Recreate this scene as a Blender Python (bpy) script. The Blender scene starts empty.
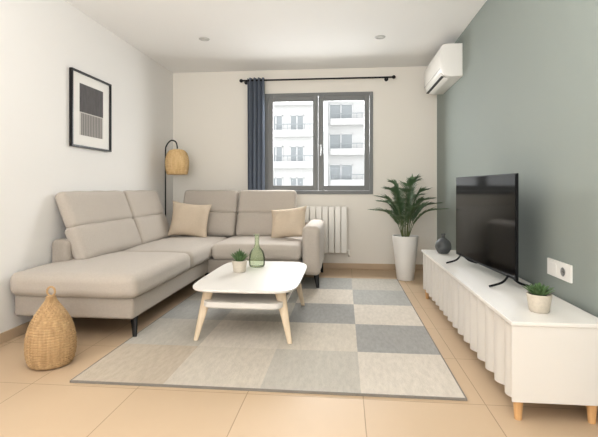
import bpy, bmesh, math, random
from mathutils import Vector, Matrix
random.seed(7)
S = bpy.context.scene
COL = S.collection

# ------------------------------------------------------------------ materials
def lin(c):
    out = []
    for v in c[:3]:
        v = v/255.0
        out.append(v/12.92 if v <= 0.04045 else ((v+0.055)/1.055)**2.4)
    return (out[0], out[1], out[2], 1.0)

def M(name, col, rough=0.5, metal=0.0, var=0.04, scale=6.0, bump=0.0, bscale=300.0, stretch=(1,1,1), coat=0.0, spec=0.5, sheen=0.0):
    m = bpy.data.materials.new(name); m.use_nodes = True
    nt = m.node_tree; b = nt.nodes["Principled BSDF"]
    b.inputs["Roughness"].default_value = rough
    b.inputs["Metallic"].default_value = metal
    b.inputs["Specular IOR Level"].default_value = spec
    b.inputs["Coat Weight"].default_value = coat
    b.inputs["Sheen Weight"].default_value = sheen
    tc = nt.nodes.new("ShaderNodeTexCoord")
    mp = nt.nodes.new("ShaderNodeMapping"); mp.inputs["Scale"].default_value = stretch
    nt.links.new(tc.outputs["Object"], mp.inputs["Vector"])
    n = nt.nodes.new("ShaderNodeTexNoise"); n.inputs["Scale"].default_value = scale; n.inputs["Detail"].default_value = 4
    nt.links.new(mp.outputs[0], n.inputs["Vector"])
    mx = nt.nodes.new("ShaderNodeMix"); mx.data_type = 'RGBA'
    c = lin(col)
    mx.inputs[6].default_value = tuple(max(0, v*(1-var)) for v in c[:3])+(1,)
    mx.inputs[7].default_value = tuple(min(1, v*(1+var)) for v in c[:3])+(1,)
    nt.links.new(n.outputs["Fac"], mx.inputs[0])
    nt.links.new(mx.outputs[2], b.inputs["Base Color"])
    if bump > 0:
        n2 = nt.nodes.new("ShaderNodeTexNoise"); n2.inputs["Scale"].default_value = bscale; n2.inputs["Detail"].default_value = 3
        nt.links.new(mp.outputs[0], n2.inputs["Vector"])
        bp = nt.nodes.new("ShaderNodeBump"); bp.inputs["Strength"].default_value = bump; bp.inputs["Distance"].default_value = 0.004
        nt.links.new(n2.outputs["Fac"], bp.inputs["Height"])
        nt.links.new(bp.outputs[0], b.inputs["Normal"])
    return m

def wood(name, c1, c2, rough=0.5, axis='Z'):
    m = M(name, c1, rough)
    nt = m.node_tree; b = nt.nodes["Principled BSDF"]
    tc = nt.nodes.new("ShaderNodeTexCoord"); mp = nt.nodes.new("ShaderNodeMapping")
    mp.inputs["Scale"].default_value = (40, 40, 3) if axis == 'Z' else (3, 40, 40)
    n = nt.nodes.new("ShaderNodeTexNoise"); n.inputs["Scale"].default_value = 1.5; n.inputs["Detail"].default_value = 5
    r = nt.nodes.new("ShaderNodeValToRGB")
    r.color_ramp.elements[0].position = .3; r.color_ramp.elements[1].position = .75
    r.color_ramp.elements[0].color = lin(c1); r.color_ramp.elements[1].color = lin(c2)
    nt.links.new(tc.outputs["Object"], mp.inputs[0]); nt.links.new(mp.outputs[0], n.inputs["Vector"])
    nt.links.new(n.outputs["Fac"], r.inputs[0]); nt.links.new(r.outputs[0], b.inputs["Base Color"])
    return m

m_wall = M("plaster_white", (237,234,230), .85, var=.012, scale=1.5, bump=.08, bscale=60)
m_wallback = M("plaster_cream", (239,233,223), .85, var=.012, scale=1.5, bump=.08, bscale=60)
m_ceil = M("ceiling_paint", (244,242,239), .9, var=.01, scale=1.0)
m_sage = M("plaster_sage", (145,152,146), .8, var=.02, scale=1.2, bump=.08, bscale=60)
m_base = M("baseboard_tile", (198,174,146), .5, var=.04, scale=3)
m_frame = M("window_frame_grey", (130,131,130), .5, var=.02, spec=.3)
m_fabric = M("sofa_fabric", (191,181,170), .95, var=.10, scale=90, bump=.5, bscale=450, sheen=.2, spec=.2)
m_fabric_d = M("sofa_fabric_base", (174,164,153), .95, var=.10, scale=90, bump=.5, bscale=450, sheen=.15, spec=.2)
m_pillow = M("pillow_linen", (208,191,170), .95, var=.09, scale=80, bump=.4, bscale=400, spec=.2)
m_black = M("black_metal", (24,24,25), .4, metal=.3, var=.05)
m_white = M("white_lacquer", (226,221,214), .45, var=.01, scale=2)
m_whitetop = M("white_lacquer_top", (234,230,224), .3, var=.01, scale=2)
m_pot = M("white_ceramic", (238,235,230), .3, var=.01)
m_soil = M("soil", (60,44,32), .95, var=.4, scale=60, bump=.8, bscale=90)
m_leaf = M("palm_leaf", (86,112,78), .5, var=.35, scale=9)
m_leaf2 = M("succulent_leaf", (92,120,76), .5, var=.3, scale=30)
m_stem = M("palm_stem", (104,114,70), .6, var=.2, scale=20)
m_woodcream = wood("pale_ash", (214,193,164), (229,211,186), .5)
m_woodleg = wood("warm_beech", (205,158,106), (224,182,132), .45)
m_wicker = wood("wicker", (168,136,96), (208,175,132), .85)
m_rattan = wood("pale_rattan", (208,172,120), (234,204,156), .8)
m_curtain = M("curtain_slate_blue", (114,121,133), .9, var=.08, scale=30, bump=.2, bscale=500, spec=.2)
m_vase = M("charcoal_ceramic", (74,76,76), .55, var=.15, scale=25)
m_tvbezel = M("tv_bezel", (16,16,18), .5, var=.02, spec=.2)
m_screen = M("tv_screen", (12,13,14), .08, var=.02, spec=.24)
m_plastic = M("white_plastic", (240,237,231), .35, var=.01)
m_slot = M("dark_slot", (60,60,60), .6)
m_sock = M("socket_grey", (140,139,136), .5)
m_greyplastic = M("grey_plastic", (190,188,184), .5)
m_metal = M("brushed_metal", (190,190,190), .3, metal=.9)
m_paper = M("mat_paper", (240,237,231), .9, var=.01)
m_radi = M("radiator_enamel", (240,236,228), .35, var=.01)
m_lens = M("spot_lens", (206,204,200), .3, var=.02)

def emis(name, col, s):
    m = M(name, col, .5); b = m.node_tree.nodes["Principled BSDF"]
    b.inputs["Emission Color"].default_value = lin(col); b.inputs["Emission Strength"].default_value = s
    return m
m_bulb = emis("warm_bulb", (255,240,215), .5)

def glassmat(name, col, rough=0.0, ior=1.35, tint=None, tf=0):
    m = bpy.data.materials.new(name); m.use_nodes = True; nt = m.node_tree; nt.nodes.clear()
    o = nt.nodes.new("ShaderNodeOutputMaterial"); t = nt.nodes.new("ShaderNodeBsdfTransparent"); g = nt.nodes.new("ShaderNodeBsdfGlossy")
    mix = nt.nodes.new("ShaderNodeMixShader"); fr = nt.nodes.new("ShaderNodeFresnel"); fr.inputs[0].default_value = ior
    t.inputs[0].default_value = col; g.inputs["Roughness"].default_value = rough
    src = t.outputs[0]
    if tint:
        d = nt.nodes.new("ShaderNodeBsdfTranslucent"); d.inputs[0].default_value = lin(tint)
        n = nt.nodes.new("ShaderNodeTexNoise"); n.inputs["Scale"].default_value = 8
        ma = nt.nodes.new("ShaderNodeMapRange"); ma.inputs[3].default_value = tf*.8; ma.inputs[4].default_value = tf*1.2
        nt.links.new(n.outputs["Fac"], ma.inputs[0])
        m2 = nt.nodes.new("ShaderNodeMixShader"); nt.links.new(ma.outputs[0], m2.inputs[0])
        nt.links.new(t.outputs[0], m2.inputs[1]); nt.links.new(d.outputs[0], m2.inputs[2]); src = m2.outputs[0]
    nt.links.new(fr.outputs[0], mix.inputs[0]); nt.links.new(src, mix.inputs[1]); nt.links.new(g.outputs[0], mix.inputs[2])
    nt.links.new(mix.outputs[0], o.inputs[0]); return m
m_pane = glassmat("clear_pane", (.98,.985,.985,1), 0, 1.06)
m_green = glassmat("green_glass", (.88,.92,.83,1), .05, 1.2, (188,202,164), .2)

# ------------------------------------------------------------------ helpers
def empty(name, loc, label=None, cat=None, **k):
    e = bpy.data.objects.new(name, None); e.location = loc; e.empty_display_size = .05
    COL.objects.link(e)
    if label: e["label"] = label
    if cat: e["category"] = cat
    for a, v in k.items(): e[a] = v
    return e

def mk(name, bm, mats, parent=None, smooth=35, label=None, cat=None, kind=None, group=None, keep=False, recalc=True):
    if recalc: bmesh.ops.recalc_face_normals(bm, faces=bm.faces)
    vs = bm.verts
    lo = Vector((min(v.co.x for v in vs), min(v.co.y for v in vs), min(v.co.z for v in vs)))
    hi = Vector((max(v.co.x for v in vs), max(v.co.y for v in vs), max(v.co.z for v in vs)))
    org = Vector(((lo.x+hi.x)/2, (lo.y+hi.y)/2, lo.z))
    if keep: org = Vector((0,0,0))
    for v in vs: v.co -= org
    me = bpy.data.meshes.new(name); bm.to_mesh(me); bm.free()
    if not isinstance(mats, (list, tuple)): mats = [mats]
    for m in mats: me.materials.append(m)
    if smooth:
        for p in me.polygons: p.use_smooth = True
        me.set_sharp_from_angle(angle=math.radians(smooth))
    ob = bpy.data.objects.new(name, me); COL.objects.link(ob)
    if smooth == 35:
        wn = ob.modifiers.new("WeightedNormal", 'WEIGHTED_NORMAL'); wn.keep_sharp = True; wn.weight = 100
    ob.location = org
    if parent: ob.parent = parent; ob.location = org - parent.location if not parent.get("_local") else org
    if label: ob["label"] = label
    if cat: ob["category"] = cat
    if kind: ob["kind"] = kind
    if group: ob["group"] = group
    return ob

def addbox(bm, x0, x1, y0, y1, z0, z1, bev=0.0, seg=2, mi=0):
    r = bmesh.ops.create_cube(bm, size=1.0)
    vs = r["verts"]
    for v in vs:
        v.co = Vector(((x0+x1)/2+v.co.x*(x1-x0), (y0+y1)/2+v.co.y*(y1-y0), (z0+z1)/2+v.co.z*(z1-z0)))
    fs = set(f for v in vs for f in v.link_faces)
    for f in fs: f.material_index = mi
    if bev > 0:
        es = list(set(e for v in vs for e in v.link_edges))
        bmesh.ops.bevel(bm, geom=es, offset=bev, segments=seg, profile=.5, affect='EDGES', material=mi)
def box(name, dims, mat, bev=0.0, seg=2, **k):
    bm = bmesh.new(); addbox(bm, *dims, bev=bev, seg=seg); return mk(name, bm, mat, **k)

def soft(bm, c, s, r=.04, puff=(0,0,0), rot=None, k=10, pw=4, wr=0):
    h = [v/2 for v in s]; r = min(r, min(h)*.98)
    def coords(a):
        inner = h[a]-r
        L = [r*math.tan(math.radians(x)) for x in (15, 30, 45)]
        return [-inner-l for l in reversed(L)] + [-inner+2*inner*i/k for i in range(k+1)] + [inner+l for l in L]
    cs = [coords(a) for a in range(3)]
    new = []
    for a in range(3):
        b, d = (a+1) % 3, (a+2) % 3
        for sg in (-1, 1):
            g = []
            for u in cs[b]:
                row = []
                for w in cs[d]:
                    p = [0,0,0]; p[a] = sg*h[a]; p[b] = u; p[d] = w
                    row.append(bm.verts.new(p))
                g.append(row); new += row
            for i in range(len(g)-1):
                for j in range(len(g[0])-1):
                    q = [g[i][j], g[i+1][j], g[i+1][j+1], g[i][j+1]]
                    if sg < 0: q.reverse()
                    bm.faces.new(q)
    bmesh.ops.remove_doubles(bm, verts=new, dist=1e-5)
    new = [v for v in new if v.is_valid]
    R = rot or Matrix.Identity(3)
    for v in new:
        p = v.co.copy()
        q = Vector([max(-(h[a]-r), min(h[a]-r, p[a])) for a in range(3)])
        d = p-q
        if d.length > 1e-7: p = q + d.normalized()*r
        n = [max(-1, min(1, p[a]/h[a])) for a in range(3)]
        o = p.copy()
        for a in range(3):
            b, dd = (a+1) % 3, (a+2) % 3
            o[a] += n[a]*puff[a]*(1-abs(n[b])**pw)*(1-abs(n[dd])**pw)
        if wr:
            o += Vector((math.sin(o.y*19+o.z*7), math.sin(o.x*17+o.z*9), math.sin(o.x*15+o.y*21)))*wr
        v.co = R @ o + Vector(c)

def cush(name, c, s, r, puff, mat, rot=None, pw=4, wr=0, **k):
    bm = bmesh.new(); soft(bm, c, s, r, puff, rot, pw=pw, wr=wr); return mk(name, bm, mat, smooth=70, **k)

def crom(P, n):
    out = []
    P = [Vector(p) for p in P]
    Q = [P[0]*2-P[1]]+P+[P[-1]*2-P[-2]]
    for i in range(1, len(Q)-2):
        for j in range(n):
            t = j/n
            a, b, c, d = Q[i-1], Q[i], Q[i+1], Q[i+2]
            out.append(.5*((2*b)+(-a+c)*t+(2*a-5*b+4*c-d)*t*t+(-a+3*b-3*c+d)*t**3))
    out.append(P[-1]); return out

def lathe(bm, prof, c=(0,0,0), seg=40, sm=0, disp=None, capb=True, capt=False, mi=0):
    P = [Vector((p[0], p[1], 0)) for p in prof]
    if sm: P = crom(P, sm)
    rings = []
    for i, p in enumerate(P):
        ring = []
        for j in range(seg):
            a = 2*math.pi*j/seg
            r = max(p.x, 1e-4)
            if disp: r += disp(a, p.y, i, j)
            ring.append(bm.verts.new((c[0]+r*math.cos(a), c[1]+r*math.sin(a), c[2]+p.y)))
        rings.append(ring)
    for i in range(len(rings)-1):
        for j in range(seg):
            f = bm.faces.new([rings[i][j], rings[i][(j+1) % seg], rings[i+1][(j+1) % seg], rings[i+1][j]]); f.material_index = mi
    if capb: bm.faces.new(list(reversed(rings[0]))).material_index = mi
    if capt: bm.faces.new(rings[-1]).material_index = mi

def tube(bm, pts, rad, seg=12, sm=0, flat=1.0, mi=0, closed=False):
    P = [Vector(p) for p in pts]
    if sm: P = crom(P, sm)
    n = len(P)
    rr = rad if callable(rad) else (lambda t: rad)
    prev = None; rings = []
    for i, p in enumerate(P):
        t = (P[min(i+1, n-1)]-P[max(i-1, 0)]).normalized()
        if prev is None:
            u = t.orthogonal().normalized()
            if abs(t.z) > .7: u = (Vector((1,0,0))-t*t.x).normalized()
        else:
            u = (prev-t*prev.dot(t)).normalized()
        prev = u; w = t.cross(u); r = rr(i/(n-1))
        rings.append([bm.verts.new(p+u*r*math.cos(2*math.pi*j/seg)+w*r*flat*math.sin(2*math.pi*j/seg)) for j in range(seg)])
    for i in range(n-1):
        for j in range(seg):
            bm.faces.new([rings[i][j], rings[i][(j+1) % seg], rings[i+1][(j+1) % seg], rings[i+1][j]]).material_index = mi
    bm.faces.new(list(reversed(rings[0]))).material_index = mi; bm.faces.new(rings[-1]).material_index = mi

# ------------------------------------------------------------------ room constants
XL, XR, YB, YR, H = -2.298, 1.177, 5.85, -2.2, 2.60
CH = 1.046
WX0, WX1, WZ0, WZ1 = -1.04, .372, .965, 2.288

def floor_mat():
    m = M("beige_floor_tile", (200,175,146), .52, var=.04, scale=2.5, spec=.28)
    nt = m.node_tree; b = nt.nodes["Principled BSDF"]
    old = b.inputs["Base Color"].links[0].from_socket
    tc = nt.nodes.new("ShaderNodeTexCoord"); mp = nt.nodes.new("ShaderNodeMapping")
    mp.inputs["Location"].default_value = (.49+.585*10, .10+.585*10, 0)
    br = nt.nodes.new("ShaderNodeTexBrick"); br.offset = 0; br.squash = 1
    br.inputs["Scale"].default_value = 1; br.inputs["Brick Width"].default_value = .585; br.inputs["Row Height"].default_value = .585
    br.inputs["Mortar Size"].default_value = .0026; br.inputs["Mortar Smooth"].default_value = .3
    br.inputs["Color1"].default_value = (1,1,1,1); br.inputs["Color2"].default_value = (.96,.96,.96,1); br.inputs["Mortar"].default_value = (.62,.60,.57,1)
    nt.links.new(tc.outputs["Object"], mp.inputs[0]); nt.links.new(mp.outputs[0], br.inputs["Vector"])
    mx = nt.nodes.new("ShaderNodeMix"); mx.data_type = 'RGBA'; mx.blend_type = 'MULTIPLY'; mx.inputs[0].default_value = 1
    nt.links.new(old, mx.inputs[6]); nt.links.new(br.outputs["Color"], mx.inputs[7]); nt.links.new(mx.outputs[2], b.inputs["Base Color"])
    bp = nt.nodes.new("ShaderNodeBump"); bp.invert = True; bp.inputs["Strength"].default_value = .4; bp.inputs["Distance"].default_value = .003
    nt.links.new(br.outputs["Fac"], bp.inputs["Height"]); nt.links.new(bp.outputs[0], b.inputs["Normal"])
    return m
T = .25
box("floor", (XL-T, XR+T, YR-T, YB+T, -.2, 0), floor_mat(), kind="structure", keep=True, label="floor of large beige ceramic tiles", smooth=0)
box("ceiling", (XL-T, XR+T, YR-T, YB+T, H, H+.2), m_ceil, kind="structure", label="plain off-white ceiling", smooth=0)
box("wall_left", (XL-T, XL, YR, YB, 0, H), m_wall, kind="structure", label="white plaster wall", smooth=0)
box("wall_right", (XR, XR+T, YR, YB, 0, H), m_sage, kind="structure", label="sage grey-green painted wall", smooth=0)
bm = bmesh.new()
addbox(bm, XL-T, WX0, YB, YB+T, 0, H); addbox(bm, WX1, XR+T, YB, YB+T, 0, H)
addbox(bm, WX0, WX1, YB, YB+T, 0, WZ0); addbox(bm, WX0, WX1, YB, YB+T, WZ1, H)
mk("wall_back", bm, m_wallback, kind="structure", label="cream plaster wall with a window opening", smooth=0)
bm = bmesh.new()
addbox(bm, XL-T, XL+.3, YR-T, YR, 0, H); addbox(bm, XR-.3, XR+T, YR-T, YR, 0, H); addbox(bm, XL+.3, XR-.3, YR-T, YR, 2.35, H)  # wide opening behind the camera, made up to let fill light in
mk("wall_rear", bm, m_wall, kind="structure", label="white wall with a wide unseen opening added to let in fill light", smooth=0)
box("baseboard_left", (XL, XL+.012, YR, YB, 0, .07), m_base, bev=.002, kind="structure", label="beige tile skirting")
box("baseboard_back", (XL+.012, XR-.012, YB-.012, YB, 0, .07), m_base, bev=.002, kind="structure", label="beige tile skirting")
box("baseboard_right", (XR-.012, XR, YR, YB, 0, .07), m_base, bev=.002, kind="structure", label="beige tile skirting")

# window
win = empty("window_1", ((WX0+WX1)/2, YB, WZ0), "grey two-sash casement window above the radiator", kind="structure")
bm = bmesh.new(); y0, y1, f = YB-.02, YB+.07, .045
addbox(bm, WX0, WX0+f, y0, y1, WZ0, WZ1, .004); addbox(bm, WX1-f, WX1, y0, y1, WZ0, WZ1, .004)
addbox(bm, WX0+f, WX1-f, y0, y1, WZ0, WZ0+f, .004); addbox(bm, WX0+f, WX1-f, y0, y1, WZ1-f, WZ1, .004)
mk("window_frame", bm, m_frame, parent=win)
xm = (WX0+WX1)/2
for i, (a, b) in enumerate(((WX0+f, xm), (xm, WX1-f))):
    bm = bmesh.new(); ys0, ys1, s = YB-.035, YB+.01, .066
    a += .003; b -= .003; za, zb = WZ0+f+.003, WZ1-f-.003
    addbox(bm, a, a+s, ys0, ys1, za, zb, .005); addbox(bm, b-s, b, ys0, ys1, za, zb, .005)
    addbox(bm, a+s, b-s, ys0, ys1, za, za+s, .005); addbox(bm, a+s, b-s, ys0, ys1, zb-s, zb, .005)
    sash = mk("window_sash", bm, m_frame, parent=win)
    bm = bmesh.new(); addbox(bm, a+s-.005, b-s+.005, YB-.01, YB-.004, za+s-.005, zb-s+.005)
    g = mk("glass_pane", bm, m_pane, parent=win, smooth=0)
    if i == 1:
        bm = bmesh.new(); addbox(bm, a+.018, a+.042, YB-.045, YB-.034, 1.53, 1.61, .004)
        tube(bm, [(a+.03, YB-.04, 1.58), (a+.03, YB-.075, 1.58), (a+.03, YB-.078, 1.55), (a+.03, YB-.078, 1.46)], .009, 10, 3)
        mk("window_handle", bm, m_metal, parent=win, label="silver lever handle")

# ------------------------------------------------------------------ outside
m_fac = M("facade_render", (226,226,225), .9, var=.02, scale=.5)
m_fac2 = M("facade_render_grey", (216,216,215), .9, var=.02, scale=.5)
m_owin = M("outside_glass", (166,171,174), .5, var=.1, scale=.6)
m_oframe = M("outside_frame", (228,228,228), .6)
box("ground", (-60, 60, 8, 80, -9.3, -9), M("street_paving", (190,188,184), .9), kind="structure", label="pale street paving outside", smooth=0)
def building(x0, x1, y, cols, rows, w, h, balcony, label, mat):
    e = empty("apartment_building", ((x0+x1)/2, y+4, -9), label, "building")
    bm = bmesh.new(); addbox(bm, x0, x1, y, y+8, -9, 22)
    mk("facade", bm, mat, parent=e, smooth=0)
    for cx in cols:
        for cz in rows:
            bm = bmesh.new()
            addbox(bm, cx-w/2, cx+w/2, y-.03, y+.02, cz-h/2, cz+h/2, mi=0)
            for (a, b, c, d) in ((cx-w/2, cx-w/2+.08, cz-h/2, cz+h/2), (cx+w/2-.08, cx+w/2, cz-h/2, cz+h/2), (cx-.05, cx+.05, cz-h/2, cz+h/2),
                                 (cx-w/2, cx+w/2, cz+h/2-.08, cz+h/2), (cx-w/2-.1, cx+w/2+.1, cz-h/2-.1, cz-h/2)):
                addbox(bm, a, b, y-.1, y+.02, c, d, mi=1)
            mk("facade_window", bm, [m_owin, m_oframe], parent=e, smooth=0)
    for (bx0, bx1) in balcony:
        for cz in rows:
            bm = bmesh.new(); zb = cz-h/2-.25
            addbox(bm, bx0, bx1, y-.7, y, zb-.15, zb, mi=0)
            addbox(bm, bx0, bx1, y-.7, y-.64, zb+.9, zb+.98, mi=1)
            addbox(bm, bx0, bx1, y-.7, y-.66, zb, zb+.45, mi=0)
            x = bx0
            while x < bx1:
                addbox(bm, x, x+.04, y-.69, y-.65, zb, zb+.9, mi=1); x += .5
            mk("balcony", bm, [m_fac, m_owin], parent=e, smooth=0)
    return e
building(-20, -2.1, 40, [-13.2, -11.2, -8.0, -6.1, -4.2], [-4.4,-1.6, 1.2, 4.0, 6.8, 9.6], 1.25, 1.6, [(-7.0, -2.6)], "white apartment building with rows of windows and balconies", m_fac)
building(-1.6, 16, 44, [-.3, 3.3, 6.9, 10.5], [-3.3, -.4, 2.5, 5.5, 8.4, 11.3], 2.3, 1.7, [(-1.3, 15.6)], "pale grey apartment building with balconies", m_fac2)

# ------------------------------------------------------------------ rug
bm = bmesh.new()
RX0, RX1, RY0, RY1, RZ = -1.466, .602, 2.27, 5.17, .012
rc = [(188,175,158), (186,180,170), (200,191,178), (160,158,154), (207,198,186)]
rm = []
def rugm(n_, c): return M(n_, c, .97, var=.18, scale=50, bump=.7, bscale=200, stretch=(1,.3,1), spec=.1)
for i, c in enumerate(rc): rm.append(rugm("rug_weave_%s" % "abcde"[i], c))
rm.append(M("rug_edge", (130,124,116), .95, var=.1, scale=60))
rm.append(rugm("rug_weave_f", (170,168,163)))
pat = [[0,2,1,4],
       [1,4,2,3],
       [6,1,3,4],
       [1,6,4,6],
       [4,1,6,1]]
nx, ny = 4, 5; eb = .008
xs = [RX0, RX0+eb]+[RX0+(RX1-RX0)*i/nx for i in range(1, nx)]+[RX1-eb, RX1]
ys = [RY0, RY0+eb]+[RY0+(RY1-RY0)*j/ny for j in range(1, ny)]+[RY1-eb, RY1]
V = [[bm.verts.new((x, y, RZ)) for y in ys] for x in xs]
for i in range(len(xs)-1):
    for j in range(len(ys)-1):
        f_ = bm.faces.new([V[i][j], V[i+1][j], V[i+1][j+1], V[i][j+1]])
        edge = i in (0, len(xs)-2) or j in (0, len(ys)-2)
        ii = min(nx-1, max(0, i-1)); jj = min(ny-1, max(0, j-1))
        f_.material_index = 5 if edge else pat[jj][ii]
res = bmesh.ops.extrude_face_region(bm, geom=bm.faces[:])
for v in [g for g in res["geom"] if isinstance(g, bmesh.types.BMVert)]: v.co.z = .0005
bmesh.ops.recalc_face_normals(bm, faces=bm.faces)
for f_ in bm.faces:
    if abs(f_.normal.z) < .5: f_.material_index = 5
mk("area_rug", bm, rm, smooth=0, keep=True, label="beige and grey checkered woven rug on the tiles", cat="rug")

# ------------------------------------------------------------------ sofa
sofa = empty("corner_sofa", (-1.5, 4.2, 0), "greige fabric L-shaped corner sofa with chaise and headrests", "sofa")
W_ = .0018
cush("seat_base", (-1.84, 4.03, .235), (.86, 2.30, .15), .02, (0,0,0), m_fabric_d, parent=sofa)
cush("seat_base", (-.93, 5.06, .235), (.98, 1.04, .15), .02, (0,0,0), m_fabric_d, parent=sofa)
cush("seat_cushion", (-1.825, 3.38, .386), (.915, 1.10, .16), .055, (.006,.006,.02), m_fabric, pw=3, wr=W_, parent=sofa)
cush("seat_cushion", (-1.76, 4.60, .386), (.785, 1.32, .16), .055, (.006,.0,.02), m_fabric, pw=3, wr=W_, parent=sofa)
cush("seat_cushion", (-.90, 4.91, .386), (.94, .84, .16), .055, (.0,.006,.02), m_fabric, pw=3, wr=W_, parent=sofa)
cush("back_frame", (-2.215, 4.22, .40), (.15, 1.86, .48), .04, (0,0,0), m_fabric_d, parent=sofa)
cush("back_frame", (-1.22, 5.57, .40), (1.58, .17, .48), .04, (0,0,0), m_fabric_d, parent=sofa)
Ry = lambda d: Matrix.Rotation(math.radians(d), 3, 'Y')
Rx = lambda d: Matrix.Rotation(math.radians(d), 3, 'X')
Rz = lambda d: Matrix.Rotation(math.radians(d), 3, 'Z')
for (a, b) in ((3.33, 4.33), (4.34, 5.12)):
    cush("back_cushion", (-2.112, (a+b)/2, .60), (.12, b-a, .305), .046, (.02,0,0), m_fabric, pw=3, wr=W_, rot=Ry(-21), parent=sofa)
    cush("headrest", (-2.200, (a+b)/2, .867), (.095, b-a, .31), .04, (.017,0,.004), m_fabric, pw=3, wr=W_, rot=Ry(-21), parent=sofa)
for (a, b) in ((-2.0, -1.31), (-1.295, -.58)):
    cush("back_cushion", ((a+b)/2, 5.345, .60), (b-a, .125, .305), .046, (0,.02,0), m_fabric, pw=3, wr=W_, rot=Rx(-20), parent=sofa)
    cush("headrest", ((a+b)/2, 5.445, .872), (b-a, .095, .30), .04, (0,.017,.004), m_fabric, pw=3, wr=W_, rot=Rx(-20), parent=sofa)
cush("armrest", (-.33, 5.0, .41), (.18, 1.0, .50), .05, (.003,.006,.004), m_fabric, wr=W_, parent=sofa)
for (x, y, dx, dy) in ((-1.47, 3.02, .02, -.03), (-2.18, 3.0, -.02, -.03), (-1.44, 4.62, .02, -.02), (-.29, 4.66, .02, -.03), (-.29, 5.55, .02, .0), (-2.15, 5.05, 0, 0)):
    bm = bmesh.new()
    onrug = x+dx > -1.48 and y < 5.2 and x > -1.6
    zf = RZ+.001 if onrug else 0
    tube(bm, [(x, y, .165), (x+dx, y+dy, zf)], lambda t: .03-.014*t, 12, 0, .6)
    for v in bm.verts:
        if v.co.z < .04: v.co.z = zf
    mk("sofa_leg", bm, m_black, parent=sofa, label="black tapered metal leg")

def pillow(name, c, w, h, t, rotm, label, mat):
    bm = bmesh.new(); n = 26; G = {}
    for s in (1, -1):
        for i in range(n+1):
            for j in range(n+1):
                u, v = -1+2*i/n, -1+2*j/n
                e = (1-abs(u)**2.4)*(1-abs(v)**2.4)
                k = 1-.11*(1-abs(v)**2)*abs(u)**3; l = 1-.11*(1-abs(u)**2)*abs(v)**3
                th = t/2*(max(e, 0)**.6)*(1+.06*math.sin(5*u+3*v*s)+.10*math.sin(11*u*v+4*u)*abs(u*v)**.5)
                p = Vector((u*w/2*k, s*th, v*h/2*l))
                G[s, i, j] = bm.verts.new(p)
        for i in range(n):
            for j in range(n): bm.faces.new([G[s,i,j], G[s,i+1,j], G[s,i+1,j+1], G[s,i,j+1]])
    bmesh.ops.remove_doubles(bm, verts=bm.verts, dist=1e-5)
    for v in bm.verts: v.co = rotm @ v.co + Vector(c)
    return mk(name, bm, mat, smooth=80, label=label, cat="pillow", group="throw pillows on the sofa")
pillow("throw_pillow", (-1.79, 5.07, .676), .46, .42, .17, Rz(12) @ Rx(-18) @ Ry(6), "beige linen throw pillow in the sofa corner", m_pillow)
pillow("throw_pillow", (-.625, 5.03, .650), .44, .37, .17, Rz(-16) @ Rx(-22) @ Ry(-8), "beige linen throw pillow beside the armrest", m_pillow)

# ------------------------------------------------------------------ coffee table
TX = -.68
ct = empty("coffee_table", (TX, 3.44, 0), "white coffee table with rounded top and splayed wooden legs", "table")
def plate(bm, cx, cy, hx, hy, z0, z1, p=5.0, n=96, edge=.008):
    lv = [(z0, -edge), (z0+edge, 0), (z1-edge*.7, 0), (z1, -edge)]
    R = []
    for z, o in lv:
        ring = []
        for i in range(n):
            a = 2*math.pi*i/n; ca, sa = math.cos(a), math.sin(a)
            ring.append(bm.verts.new((cx+(hx+o)*math.copysign(abs(ca)**(2/p), ca), cy+(hy+o)*math.copysign(abs(sa)**(2/p), sa), z)))
        R.append(ring)
    for k in range(len(R)-1):
        for i in range(n): bm.faces.new([R[k][i], R[k][(i+1) % n], R[k+1][(i+1) % n], R[k+1][i]])
    bm.faces.new(list(reversed(R[0]))); bm.faces.new(R[-1])
bm = bmesh.new()
plate(bm, TX, 3.44, .370, .585, .360, .382, 5.6)
mk("tabletop", bm, m_whitetop, parent=ct)
bm = bmesh.new()
plate(bm, TX, 3.44, .285, .52, .240, .285, 9.0)
mk("shelf", bm, m_white, parent=ct)
for (sx, sy) in ((-1,-1), (1,-1), (-1,1), (1,1)):
    bm = bmesh.new()
    tube(bm, [(TX+sx*.245, 3.44+sy*.43, .355), (TX+sx*.322, 3.44+sy*.485, .004+RZ)], lambda t: .040-.024*t, 16, 0, .55)
    for v in bm.verts:
        if v.co.z < .04: v.co.z = RZ+.001
        if v.co.z > .33: v.co.z = .360
    mk("table_leg", bm, m_woodcream, parent=ct, label="pale wooden tapered leg")

bm = bmesh.new()
pr = [(.045,.0),(.062,.008),(.067,.04),(.065,.085),(.053,.13),(.030,.16),(.020,.185),(.018,.23),(.020,.26),(.027,.274)]
lathe(bm, pr, (-.73, 3.72, .3825), 40, 5)
mk("glass_bottle", bm, m_green, label="pale green clear glass bottle on the coffee table", cat="bottle", smooth=60)

def leafstrip(bm, base, tip, w, droop=0, mi=0, n=5, side=None, fold=.25):
    base, tip = Vector(base), Vector(tip); d = tip-base
    s = side or d.cross(Vector((0,0,1)))
    if s.length < 1e-4: s = Vector((1,0,0))
    s = s.normalized(); up = s.cross(d).normalized()
    L = []
    for i in range(n+1):
        t = i/n; p = base+d*t+Vector((0,0,-droop*t*t)); ww = w*math.sin(math.pi*min(.97, .12+.88*t))**.8
        if i == n: L.append((bm.verts.new(p),))
        else: L.append((bm.verts.new(p-s*ww/2+up*ww*fold), bm.verts.new(p), bm.verts.new(p+s*ww/2+up*ww*fold)))
    for i in range(n):
        a, b = L[i], L[i+1]
        if len(b) == 3:
            bm.faces.new([a[0], a[1], b[1], b[0]]).material_index = mi; bm.faces.new([a[1], a[2], b[2], b[1]]).material_index = mi
        else:
            bm.faces.new([a[0], a[1], b[0]]).material_index = mi; bm.faces.new([a[1], a[2], b[0]]).material_index = mi

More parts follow.
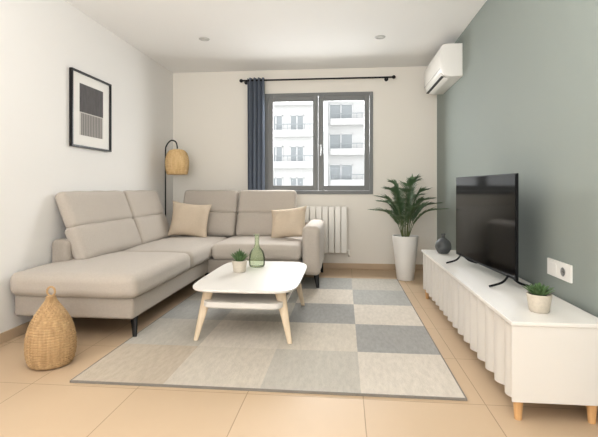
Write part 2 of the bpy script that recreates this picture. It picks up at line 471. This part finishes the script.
def smallplant(c, pr, ph, lh, label, potmat):
    e = empty("potted_succulent", c, label, "plant")
    bm = bmesh.new()
    lathe(bm, [(pr*.72, 0), (pr*.8, .004), (pr, ph*.9), (pr, ph), (pr*.9, ph), (pr*.88, ph*.8)], c, 40)
    mk("pot", bm, potmat, parent=e, smooth=40)
    bm = bmesh.new(); lathe(bm, [(pr*.885, 0), (pr*.3, .004)], (c[0], c[1], c[2]+ph*.84), 24, capt=True)
    mk("soil", bm, m_soil, parent=e)
    bm = bmesh.new()
    for i in range(46):
        a = i*2.399; t = (i/46)**.6; b = Vector((c[0]+.35*pr*t*math.cos(a), c[1]+.35*pr*t*math.sin(a), c[2]+ph*.85))
        out = pr*1.15*t; hh = lh*(1.15-.6*t)
        leafstrip(bm, b, b+Vector((out*math.cos(a), out*math.sin(a), hh+ph*.15)), pr*.3, 0, n=4, fold=.3)
    mk("foliage", bm, m_leaf2, parent=e, smooth=60, recalc=False)
m_terr = M("speckled_pot", (206,196,180), .6, var=.15, scale=80)
smallplant((-.825, 3.49, .3825), .06, .09, .085, "small green succulent in a pale round pot on the coffee table", m_terr)

# ------------------------------------------------------------------ tv stand
ts = empty("tv_stand", (.95, 3.235, 0), "white low media cabinet with fluted front and wooden legs", "cabinet")
cx0, cx1, cy0, cy1, cz0, cz1 = .745, 1.15, 2.07, 4.40, .095, .455
bm = bmesh.new()
addbox(bm, cx0+.046, cx1, cy0+.003, cy1-.003, cz0+.0, cz1-.02, .002)
addbox(bm, cx0-.002, cx0+.048, cy0+.003, cy0+.014, cz0+.0, cz1-.02, .002)
mk("cabinet_body", bm, m_white, parent=ts)
box("cabinet_top", (cx0-.008, cx1+.004, cy0-.003, cy1, cz1-.020, cz1), m_whitetop, bev=.004, parent=ts)
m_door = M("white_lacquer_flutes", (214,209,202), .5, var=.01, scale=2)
ndoor = 4; y_a, y_b = cy0+.016, cy1-.006
for d in range(ndoor):
    bm = bmesh.new()
    a = y_a+(y_b-y_a)*d/ndoor; b = y_a+(y_b-y_a)*(d+1)/ndoor-.0005
    ribs = 4; per = (b-a)/ribs; n = ribs*24; z0, z1 = cz0+.001, cz1-.021
    ring = []
    for i in range(n+1):
        y = a+(b-a)*i/n; ph = (i % 24)/24
        x = cx0+.046-.048*(math.sin(math.pi*ph)**.8 if ph > 0 else 0)
        ring.append((x, y))
    lo = [bm.verts.new((x, y, z0)) for x, y in ring]; hi = [bm.verts.new((x, y, z1)) for x, y in ring]
    lb = [bm.verts.new((cx0+.050, y, z0)) for x, y in ring]; hb = [bm.verts.new((cx0+.050, y, z1)) for x, y in ring]
    for i in range(n):
        bm.faces.new([lo[i], hi[i], hi[i+1], lo[i+1]]); bm.faces.new([hi[i], hb[i], hb[i+1], hi[i+1]])
        bm.faces.new([lb[i], lo[i], lo[i+1], lb[i+1]]); bm.faces.new([lb[i], lb[i+1], hb[i+1], hb[i]])
    bm.faces.new([lo[0], lb[0], hb[0], hi[0]]); bm.faces.new([lo[-1], hi[-1], hb[-1], lb[-1]])
    mk("fluted_door", bm, m_door, parent=ts, smooth=50, label="white rounded vertical-rib door")
for (x, y) in ((.785, 2.12), (1.10, 2.12), (.785, 4.34), (1.10, 4.34)):
    bm = bmesh.new(); tube(bm, [(x, y, cz0), (x, y, 0)], lambda t: .022-.006*t, 16)
    mk("cabinet_leg", bm, m_woodleg, parent=ts, label="round beech leg")

# television
tv = empty("television", (0,0,0), "black flat-screen television standing on the white cabinet", "television"); tv["_local"] = 1
W, HH = 1.04, .614; zb = .517
def tvb(name, dims, mat, bev=0, **k): return box(name, dims, mat, bev=bev, parent=tv, **k)
z0 = zb-cz1
tvb("tv_housing", (-W/2, W/2, 0.0, .016, z0, z0+HH), m_tvbezel, .002)
tvb("rear_bulge", (-W*.35, W*.35, .016, .05, z0+.05, z0+.4), m_tvbezel, .01)
tvb("screen", (-W/2+.006, W/2-.006, -.002, .001, z0+.016, z0+HH-.006), m_screen, smooth=0)
for s in (-1, 1):
    bm = bmesh.new(); x = s*W*.40
    tube(bm, [(x, .01, z0+.02), (x, -.03, z0-.03), (x, -.11, .006)], .005, 8, 5, 1.4)
    tube(bm, [(x, .01, z0+.02), (x, .06, z0-.03), (x, .13, .006)], .005, 8, 5, 1.4)
    for v in bm.verts: v.co.z = max(v.co.z, 0.0015)
    mk("stand_foot", bm, m_tvbezel, parent=tv)
del tv["_local"]
nr, fa = Vector((.975, 2.67)), Vector((.895, 3.70))
mid = (nr+fa)/2; d = nr-fa
tv.location = (mid.x, mid.y, cz1); tv.rotation_euler = (0, 0, math.atan2(d.y, d.x))

bm = bmesh.new()
lathe(bm, [(.03,0),(.045,.006),(.066,.04),(.07,.07),(.06,.105),(.035,.13),(.016,.142),(.013,.155),(.018,.172),(.02,.178),(.013,.174),(.008,.16)], (.89, 4.15, cz1+.0005), 40, 4)
mk("round_vase", bm, m_vase, label="small dark grey round ceramic vase on the white cabinet", cat="vase", smooth=60)
smallplant((.93, 2.25, cz1+.0005), .055, .085, .05, "small green succulent in a white speckled pot on the white cabinet", m_terr)

so = empty("wall_socket", (XR, 2.58, .55), "white wall socket plate on the sage wall", "socket")
box("socket_plate", (XR-.012, XR, 2.445, 2.715, .552, .645), m_plastic, bev=.003, parent=so)
bm = bmesh.new(); lathe(bm, [(.0,0),(.018,0),(.02,.004),(.024,.004)], (0,0,0), 28, capb=False)
lathe(bm, [(.0025,.001),(.0025,.003)], (.008,0,0), 8, mi=1, capt=True); lathe(bm, [(.0025,.001),(.0025,.003)], (-.008,0,0), 8, mi=1, capt=True)
for v in bm.verts: v.co = Vector((XR-.0125-v.co.z, 2.52+v.co.x, .598+v.co.y))
mk("socket_insert", bm, [m_sock, m_slot], parent=so)
box("switch_rocker", (XR-.0145, XR-.01, 2.60, 2.69, .57, .627), m_plastic, bev=.002, parent=so)

# ------------------------------------------------------------------ air conditioner
ac = empty("air_conditioner", (1.07, 5.05, 2.16), "white split air conditioner mounted high on the sage wall", "air conditioner")
ya, yb = 4.60, 5.50
prof = [(XR-.001,2.49),(1.02,2.49),(.985,2.482),(.966,2.46),(.958,2.40),(.956,2.32),(.960,2.25),(.975,2.205),(1.01,2.172),(1.06,2.16),(XR-.001,2.165)]
def extr(bm, prof, ya, yb, mi=0, bev=.006):
    A = [bm.verts.new((x, ya, z)) for x, z in prof]; B = [bm.verts.new((x, yb, z)) for x, z in prof]
    n = len(prof)
    for i in range(n): bm.faces.new([A[i], A[(i+1) % n], B[(i+1) % n], B[i]]).material_index = mi
    fa_ = bm.faces.new(list(reversed(A))); fb = bm.faces.new(B)
    es = list(fa_.edges)+list(fb.edges)
    if bev: bmesh.ops.bevel(bm, geom=es, offset=bev, segments=3, profile=.5, affect='EDGES')
bm = bmesh.new(); extr(bm, prof, ya, yb); mk("casing", bm, m_plastic, parent=ac, smooth=40)
bm = bmesh.new(); extr(bm, [(.968,2.212),(.998,2.176),(1.05,2.158),(1.052,2.152),(.994,2.168),(.962,2.208)], ya+.05, yb-.05, bev=0); mk("louver_flap", bm, m_plastic, parent=ac, smooth=50)
box("air_outlet", (.975, 1.03, ya+.05, yb-.05, 2.166, 2.176), m_slot, parent=ac)
bm = bmesh.new()
for i in range(14): addbox(bm, 1.02+i*.01, 1.024+i*.01, ya+.04, yb-.04, 2.488, 2.494)
mk("intake_grille", bm, m_greyplastic, parent=ac)
box("panel_seam", (.9545, .958, ya+.004, yb-.004, 2.243, 2.2455), m_greyplastic, parent=ac)

# ------------------------------------------------------------------ potted palm
px, py = .697, 5.22
pp = empty("potted_palm", (px, py, 0), "green palm in a tall tapered white planter", "plant")
bm = bmesh.new(); lathe(bm, [(.090,0),(.096,.006),(.146,.49),(.148,.50),(.144,.503),(.134,.50),(.132,.44)], (px,py,0), 48); mk("planter", bm, m_pot, parent=pp, smooth=40)
bm = bmesh.new(); lathe(bm, [(.132,0),(.05,.01)], (px,py,.455), 30, capt=True); mk("soil", bm, m_soil, parent=pp)
bm = bmesh.new(); bs = bmesh.new()
rnd = random.Random(5)
NF = 21
for i in range(NF):
    a = i*2.399+.4; lvl = i/NF
    reach = .10+.27*lvl**.7+rnd.uniform(-.02,.03); top = .68-.40*lvl+rnd.uniform(-.03,.03)
    ca, sa = math.cos(a), math.sin(a)
    if sa > .3: reach *= .85
    b0 = Vector((px+.03*ca, py+.03*sa, .46))
    P = crom([b0, b0+Vector((reach*.2*ca, reach*.2*sa, top*.52)), b0+Vector((reach*.58*ca, reach*.58*sa, top*.9)), b0+Vector((reach*1.08*ca, reach*1.08*sa, top*1.0))], 10)
    tube(bs, P, lambda t: .0045-.0035*t, 6)
    n = len(P)
    for k in range(9, n):
        t = (k-9)/(n-10); tan = (P[min(k+1,n-1)]-P[k-1]).normalized(); sd = tan.cross(Vector((0,0,1))).normalized()
        L = (.14*(math.sin(math.pi*(.25+.6*t)))+.02)
        for s in (-1, 1):
            dr = (tan*.78+sd*s*.78+Vector((0,0,.2))).normalized()
            leafstrip(bm, P[k], P[k]+dr*L*rnd.uniform(.8,1.15), .0135, .016+.014*rnd.random(), n=4)
    leafstrip(bm, P[-1], P[-1]+(P[-1]-P[-2]).normalized()*.09, .012, .01, n=5)
for v in bm.verts:
    v.co.x = min(v.co.x, XR-.03); v.co.y = min(v.co.y, YB-.03)
mk("palm_foliage", bm, m_leaf, parent=pp, smooth=60, recalc=False)
mk("palm_stems", bs, m_stem, parent=pp, smooth=60)

# ------------------------------------------------------------------ radiator
ra = empty("radiator", (-.32, 5.78, .2), "white ribbed radiator on the wall beneath the window", "radiator")
bm = bmesh.new(); x = -.68
while x < .0:
    addbox(bm, x+.003, x+.077, 5.715, 5.735, .215, .81, .008, 3); addbox(bm, x+.03, x+.048, 5.735, 5.80, .21, .805, .004)
    addbox(bm, x+.006, x+.074, 5.795, 5.805, .215, .80, .003); x += .08
tube(bm, [(-.68, 5.765, .25), (.04, 5.765, .25)], .02, 14); tube(bm, [(-.68, 5.765, .77), (.04, 5.765, .77)], .02, 14)
mk("radiator_sections", bm, m_radi, parent=ra)
bm = bmesh.new(); tube(bm, [(.035, 5.765, .25), (.075, 5.765, .25)], .014, 12); tube(bm, [(.065, 5.765, .25), (.065, 5.765, .2), (.065, 5.8, .17), (.065, 5.85, .17)], .009, 10, 3)
mk("valve_pipe", bm, m_radi, parent=ra)
for xx in (-.5, -.1): box("wall_bracket", (xx-.015, xx+.015, 5.80, YB, .70, .74), m_radi, parent=ra)

# ------------------------------------------------------------------ curtain and rod
ry, rz = 5.74, 2.445
cr = empty("curtain_rod", (-.36, ry, rz), "black metal curtain rod above the window", "curtain rod")
bm = bmesh.new(); tube(bm, [(-1.32, ry, rz), (.61, ry, rz)], .011, 14); mk("rod", bm, m_black, parent=cr)
for x in (-1.335, .625):
    bm = bmesh.new(); lathe(bm, [(.002,-.024),(.016,-.018),(.024,0),(.016,.018),(.002,.024)], (0,0,0), 20, 3)
    for v in bm.verts: v.co = Vector((x+v.co.z, ry+v.co.x, rz+v.co.y))
    mk("finial", bm, m_black, parent=cr, smooth=60)
for x in (-1.29, .54):
    bm = bmesh.new(); tube(bm, [(x, YB, rz), (x, ry-.005, rz)], .007, 10)
    lathe(bm, [(.0,0),(.026,0),(.026,.01),(.0,.01)], (0,0,0), 20)
    for v in bm.verts:
        if v.co.length < .1: v.co = Vector((x+v.co.x, YB-v.co.z, rz+v.co.y))
    mk("rod_bracket", bm, m_black, parent=cr)
cu = empty("curtain", (-1.14, ry, .02), "slate blue fabric curtain gathered beside the window", "curtain")
bm = bmesh.new(); n = 96; zs = [rz+.03, rz-.02, rz-.1, 1.9, 1.3, .7, .3, .04]; rows = []
for q, z in enumerate(zs):
    row = []
    t = q/(len(zs)-1)
    for i in range(n+1):
        u = i/n; a = 2*math.pi*u*4
        amp = .03+.007*math.sin(3*u+2*t)
        row.append(bm.verts.new((-1.255+.225*u+.012*math.sin(a*2+t*2)*t, ry+.002+amp*math.sin(a+.5*t*math.sin(u*9)), z)))
    rows.append(row)
for q in range(len(zs)-1):
    for i in range(n): bm.faces.new([rows[q][i], rows[q][i+1], rows[q+1][i+1], rows[q+1][i]])
c_ = mk("curtain_panel", bm, m_curtain, parent=cu, smooth=80, recalc=False)
sm = c_.modifiers.new("Solidify", 'SOLIDIFY'); sm.thickness = .002

# ------------------------------------------------------------------ floor lamp
lx, ly = -2.21, 5.38
fl = empty("floor_lamp", (lx, ly, 0), "black arched floor lamp with woven rattan shade behind the sofa", "lamp")
bm = bmesh.new(); lathe(bm, [(.078,0),(.08,.004),(.08,.014),(.07,.02),(.012,.024)], (lx,ly,0), 36, capt=True); mk("lamp_base", bm, m_black, parent=fl)
sx_ = lx+.15
bm = bmesh.new(); tube(bm, [(lx,ly,.02),(lx,ly,.8),(lx,ly,1.45),(lx+.012,ly,1.57),(lx+.07,ly,1.635),(lx+.13,ly,1.62),(sx_,ly,1.56),(sx_,ly,1.52)], .0085, 12, 8); mk("lamp_pole", bm, m_black, parent=fl, smooth=60)
def wv(fr, am, rows=4):
    def d(a, z, i, j):
        row = i//rows; h = math.sin(math.pi*(i % rows)/rows)
        return am*h*(.6+.4*math.sin(a*fr+(math.pi if row % 2 else 0)))-am*.5*(1-h)
    return d
bm = bmesh.new()
lathe(bm, [(.03,.31),(.085,.295),(.12,.25),(.137,.175),(.138,.10),(.128,.035),(.118,0)], (sx_,ly,1.215), 160, 12, wv(16,.006), capb=False)
o = mk("lamp_shade", bm, m_rattan, parent=fl, smooth=80, label="woven natural rattan shade", recalc=False)
md = o.modifiers.new("Solidify", 'SOLIDIFY'); md.thickness = .003
bm = bmesh.new(); lathe(bm, [(.002,-.05),(.022,-.035),(.028,-.01),(.018,.03),(.014,.06)], (sx_,ly,1.38), 20, 4, capt=True)
tube(bm, [(sx_,ly,1.43),(sx_,ly,1.53)], .012, 10)
mk("light_bulb", bm, m_bulb, parent=fl, smooth=60)

# ------------------------------------------------------------------ picture
fp = empty("framed_picture", (XL, 3.87, 1.4), "black-framed abstract grey print with white mat on the white wall", "picture")
Y0, Y1, Z0, Z1 = 3.55, 4.19, 1.40, 2.06
bm = bmesh.new(); t = .016
addbox(bm, XL, XL+.03, Y0, Y0+t, Z0, Z1, .002); addbox(bm, XL, XL+.03, Y1-t, Y1, Z0, Z1, .002)
addbox(bm, XL, XL+.03, Y0+t, Y1-t, Z0, Z0+t, .002); addbox(bm, XL, XL+.03, Y0+t, Y1-t, Z1-t, Z1, .002)
mk("picture_frame", bm, m_black, parent=fp)
box("picture_mat", (XL+.002, XL+.012, Y0+t, Y1-t, Z0+t, Z1-t), m_paper, parent=fp)
def stripes(name, ca, cb, sc):
    m = M(name, ca, .9); nt = m.node_tree; b = nt.nodes["Principled BSDF"]
    tc = nt.nodes.new("ShaderNodeTexCoord"); w = nt.nodes.new("ShaderNodeTexWave"); w.bands_direction = 'Y'
    w.inputs["Scale"].default_value = sc; w.inputs["Distortion"].default_value = .6
    r = nt.nodes.new("ShaderNodeValToRGB"); r.color_ramp.elements[0].color = lin(ca); r.color_ramp.elements[1].color = lin(cb)
    nt.links.new(tc.outputs["Object"], w.inputs[0]); nt.links.new(w.outputs[0], r.inputs[0]); nt.links.new(r.outputs[0], b.inputs["Base Color"]); return m
mp1 = M("print_paper", (200,196,190), .9, var=.05, scale=20); mp3 = M("print_charcoal", (98,95,95), .9, var=.35, scale=18, stretch=(1,2,.6))
bm = bmesh.new(); a, b = Y0+.13, Y1-.13; c0, c1 = Z0+.11, Z1-.10
mdl = c0+(c1-c0)*.45
addbox(bm, XL+.012, XL+.0132, a, b, c0, c1, mi=0)
addbox(bm, XL+.0132, XL+.0138, a, b, mdl, c1, mi=2)
addbox(bm, XL+.0132, XL+.0138, a+.02, b-.02, c0, mdl-.01, mi=1)
mk("art_print", bm, [mp1, stripes("print_stripes", (112,109,108), (180,175,169), 12), mp3], parent=fp, smooth=0)

# ------------------------------------------------------------------ woven floor vase
bm = bmesh.new(); vx, vy = -1.735, 2.505
lathe(bm, [(.092,0),(.114,.012),(.130,.06),(.134,.12),(.129,.18),(.113,.24),(.086,.295),(.053,.345),(.029,.38),(.022,.405)], (vx, vy, 0), 220, 12, wv(21,.0058,3), capt=True)
ring = [(vx+.025*math.sin(2*math.pi*i/24), vy, .431-.027*math.cos(2*math.pi*i/24)) for i in range(25)]
tube(bm, ring, .006, 8)
o = mk("woven_vase", bm, m_wicker, smooth=80, label="tall gourd-shaped woven straw vase on the tiles", cat="vase", recalc=False)
# ------------------------------------------------------------------ recessed spots
for (x, y) in ((-1.45, 4.55), (.368, 4.67)):
    e = empty("recessed_light", (x, y, H), "small round recessed ceiling spotlight", "ceiling light", group="recessed ceiling spotlights")
    bm = bmesh.new(); lathe(bm, [(.036,-.001),(.036,-.008),(.052,-.006),(.056,0)], (x,y,H), 36, capb=False); mk("trim_ring", bm, m_greyplastic, parent=e)
    bm = bmesh.new(); lathe(bm, [(.001,-.002),(.036,-.003)], (x,y,H), 30, capb=False); mk("lamp_lens", bm, m_lens, parent=e)

# ------------------------------------------------------------------ light
w = bpy.data.worlds.new("sky"); S.world = w; w.use_nodes = True
bg = w.node_tree.nodes["Background"]; bg.inputs[0].default_value = (.98,.99,1.0,1); bg.inputs[1].default_value = 2.0
def area(name, loc, rot, sx, sy, e, col):
    l = bpy.data.lights.new(name, 'AREA'); l.shape = 'RECTANGLE'; l.size = sx; l.size_y = sy; l.energy = e; l.color = col
    o = bpy.data.objects.new(name, l); o.location = loc; o.rotation_euler = [math.radians(v) for v in rot]; COL.objects.link(o); return o
area("window_daylight", (xm, YB+.4, 2.0), (-62, 0, 0), 1.35, 1.0, 105, (.97,.985,1.0))
area("rear_fill_light", (-.56, YR-.05, 1.5), (102, 0, 0), 2.8, 1.6, 38, (.96,.98,1.0))  # added fill lamp behind the camera, no door seen there
area("ceiling_bounce_fill", (-.56, -.2, 1.45), (180-18, 0, 0), 1.6, 1.6, 122, (.97,.985,1.0))  # added unseen lamp aimed up, brightens the ceiling for soft fill

# ------------------------------------------------------------------ camera
cam = bpy.data.cameras.new("camera"); co = bpy.data.objects.new("camera", cam); COL.objects.link(co)
co.location = (0, 0, CH); co.rotation_euler = (math.radians(90), 0, math.radians(5.74))
cam.sensor_width = 36; cam.lens = 448/598*36; cam.shift_y = -30.5/598; cam.clip_start = .05; cam.clip_end = 300
S.camera = co
S.view_settings.view_transform = 'Standard'
S.view_settings.exposure = .07
S.view_settings.gamma = .95
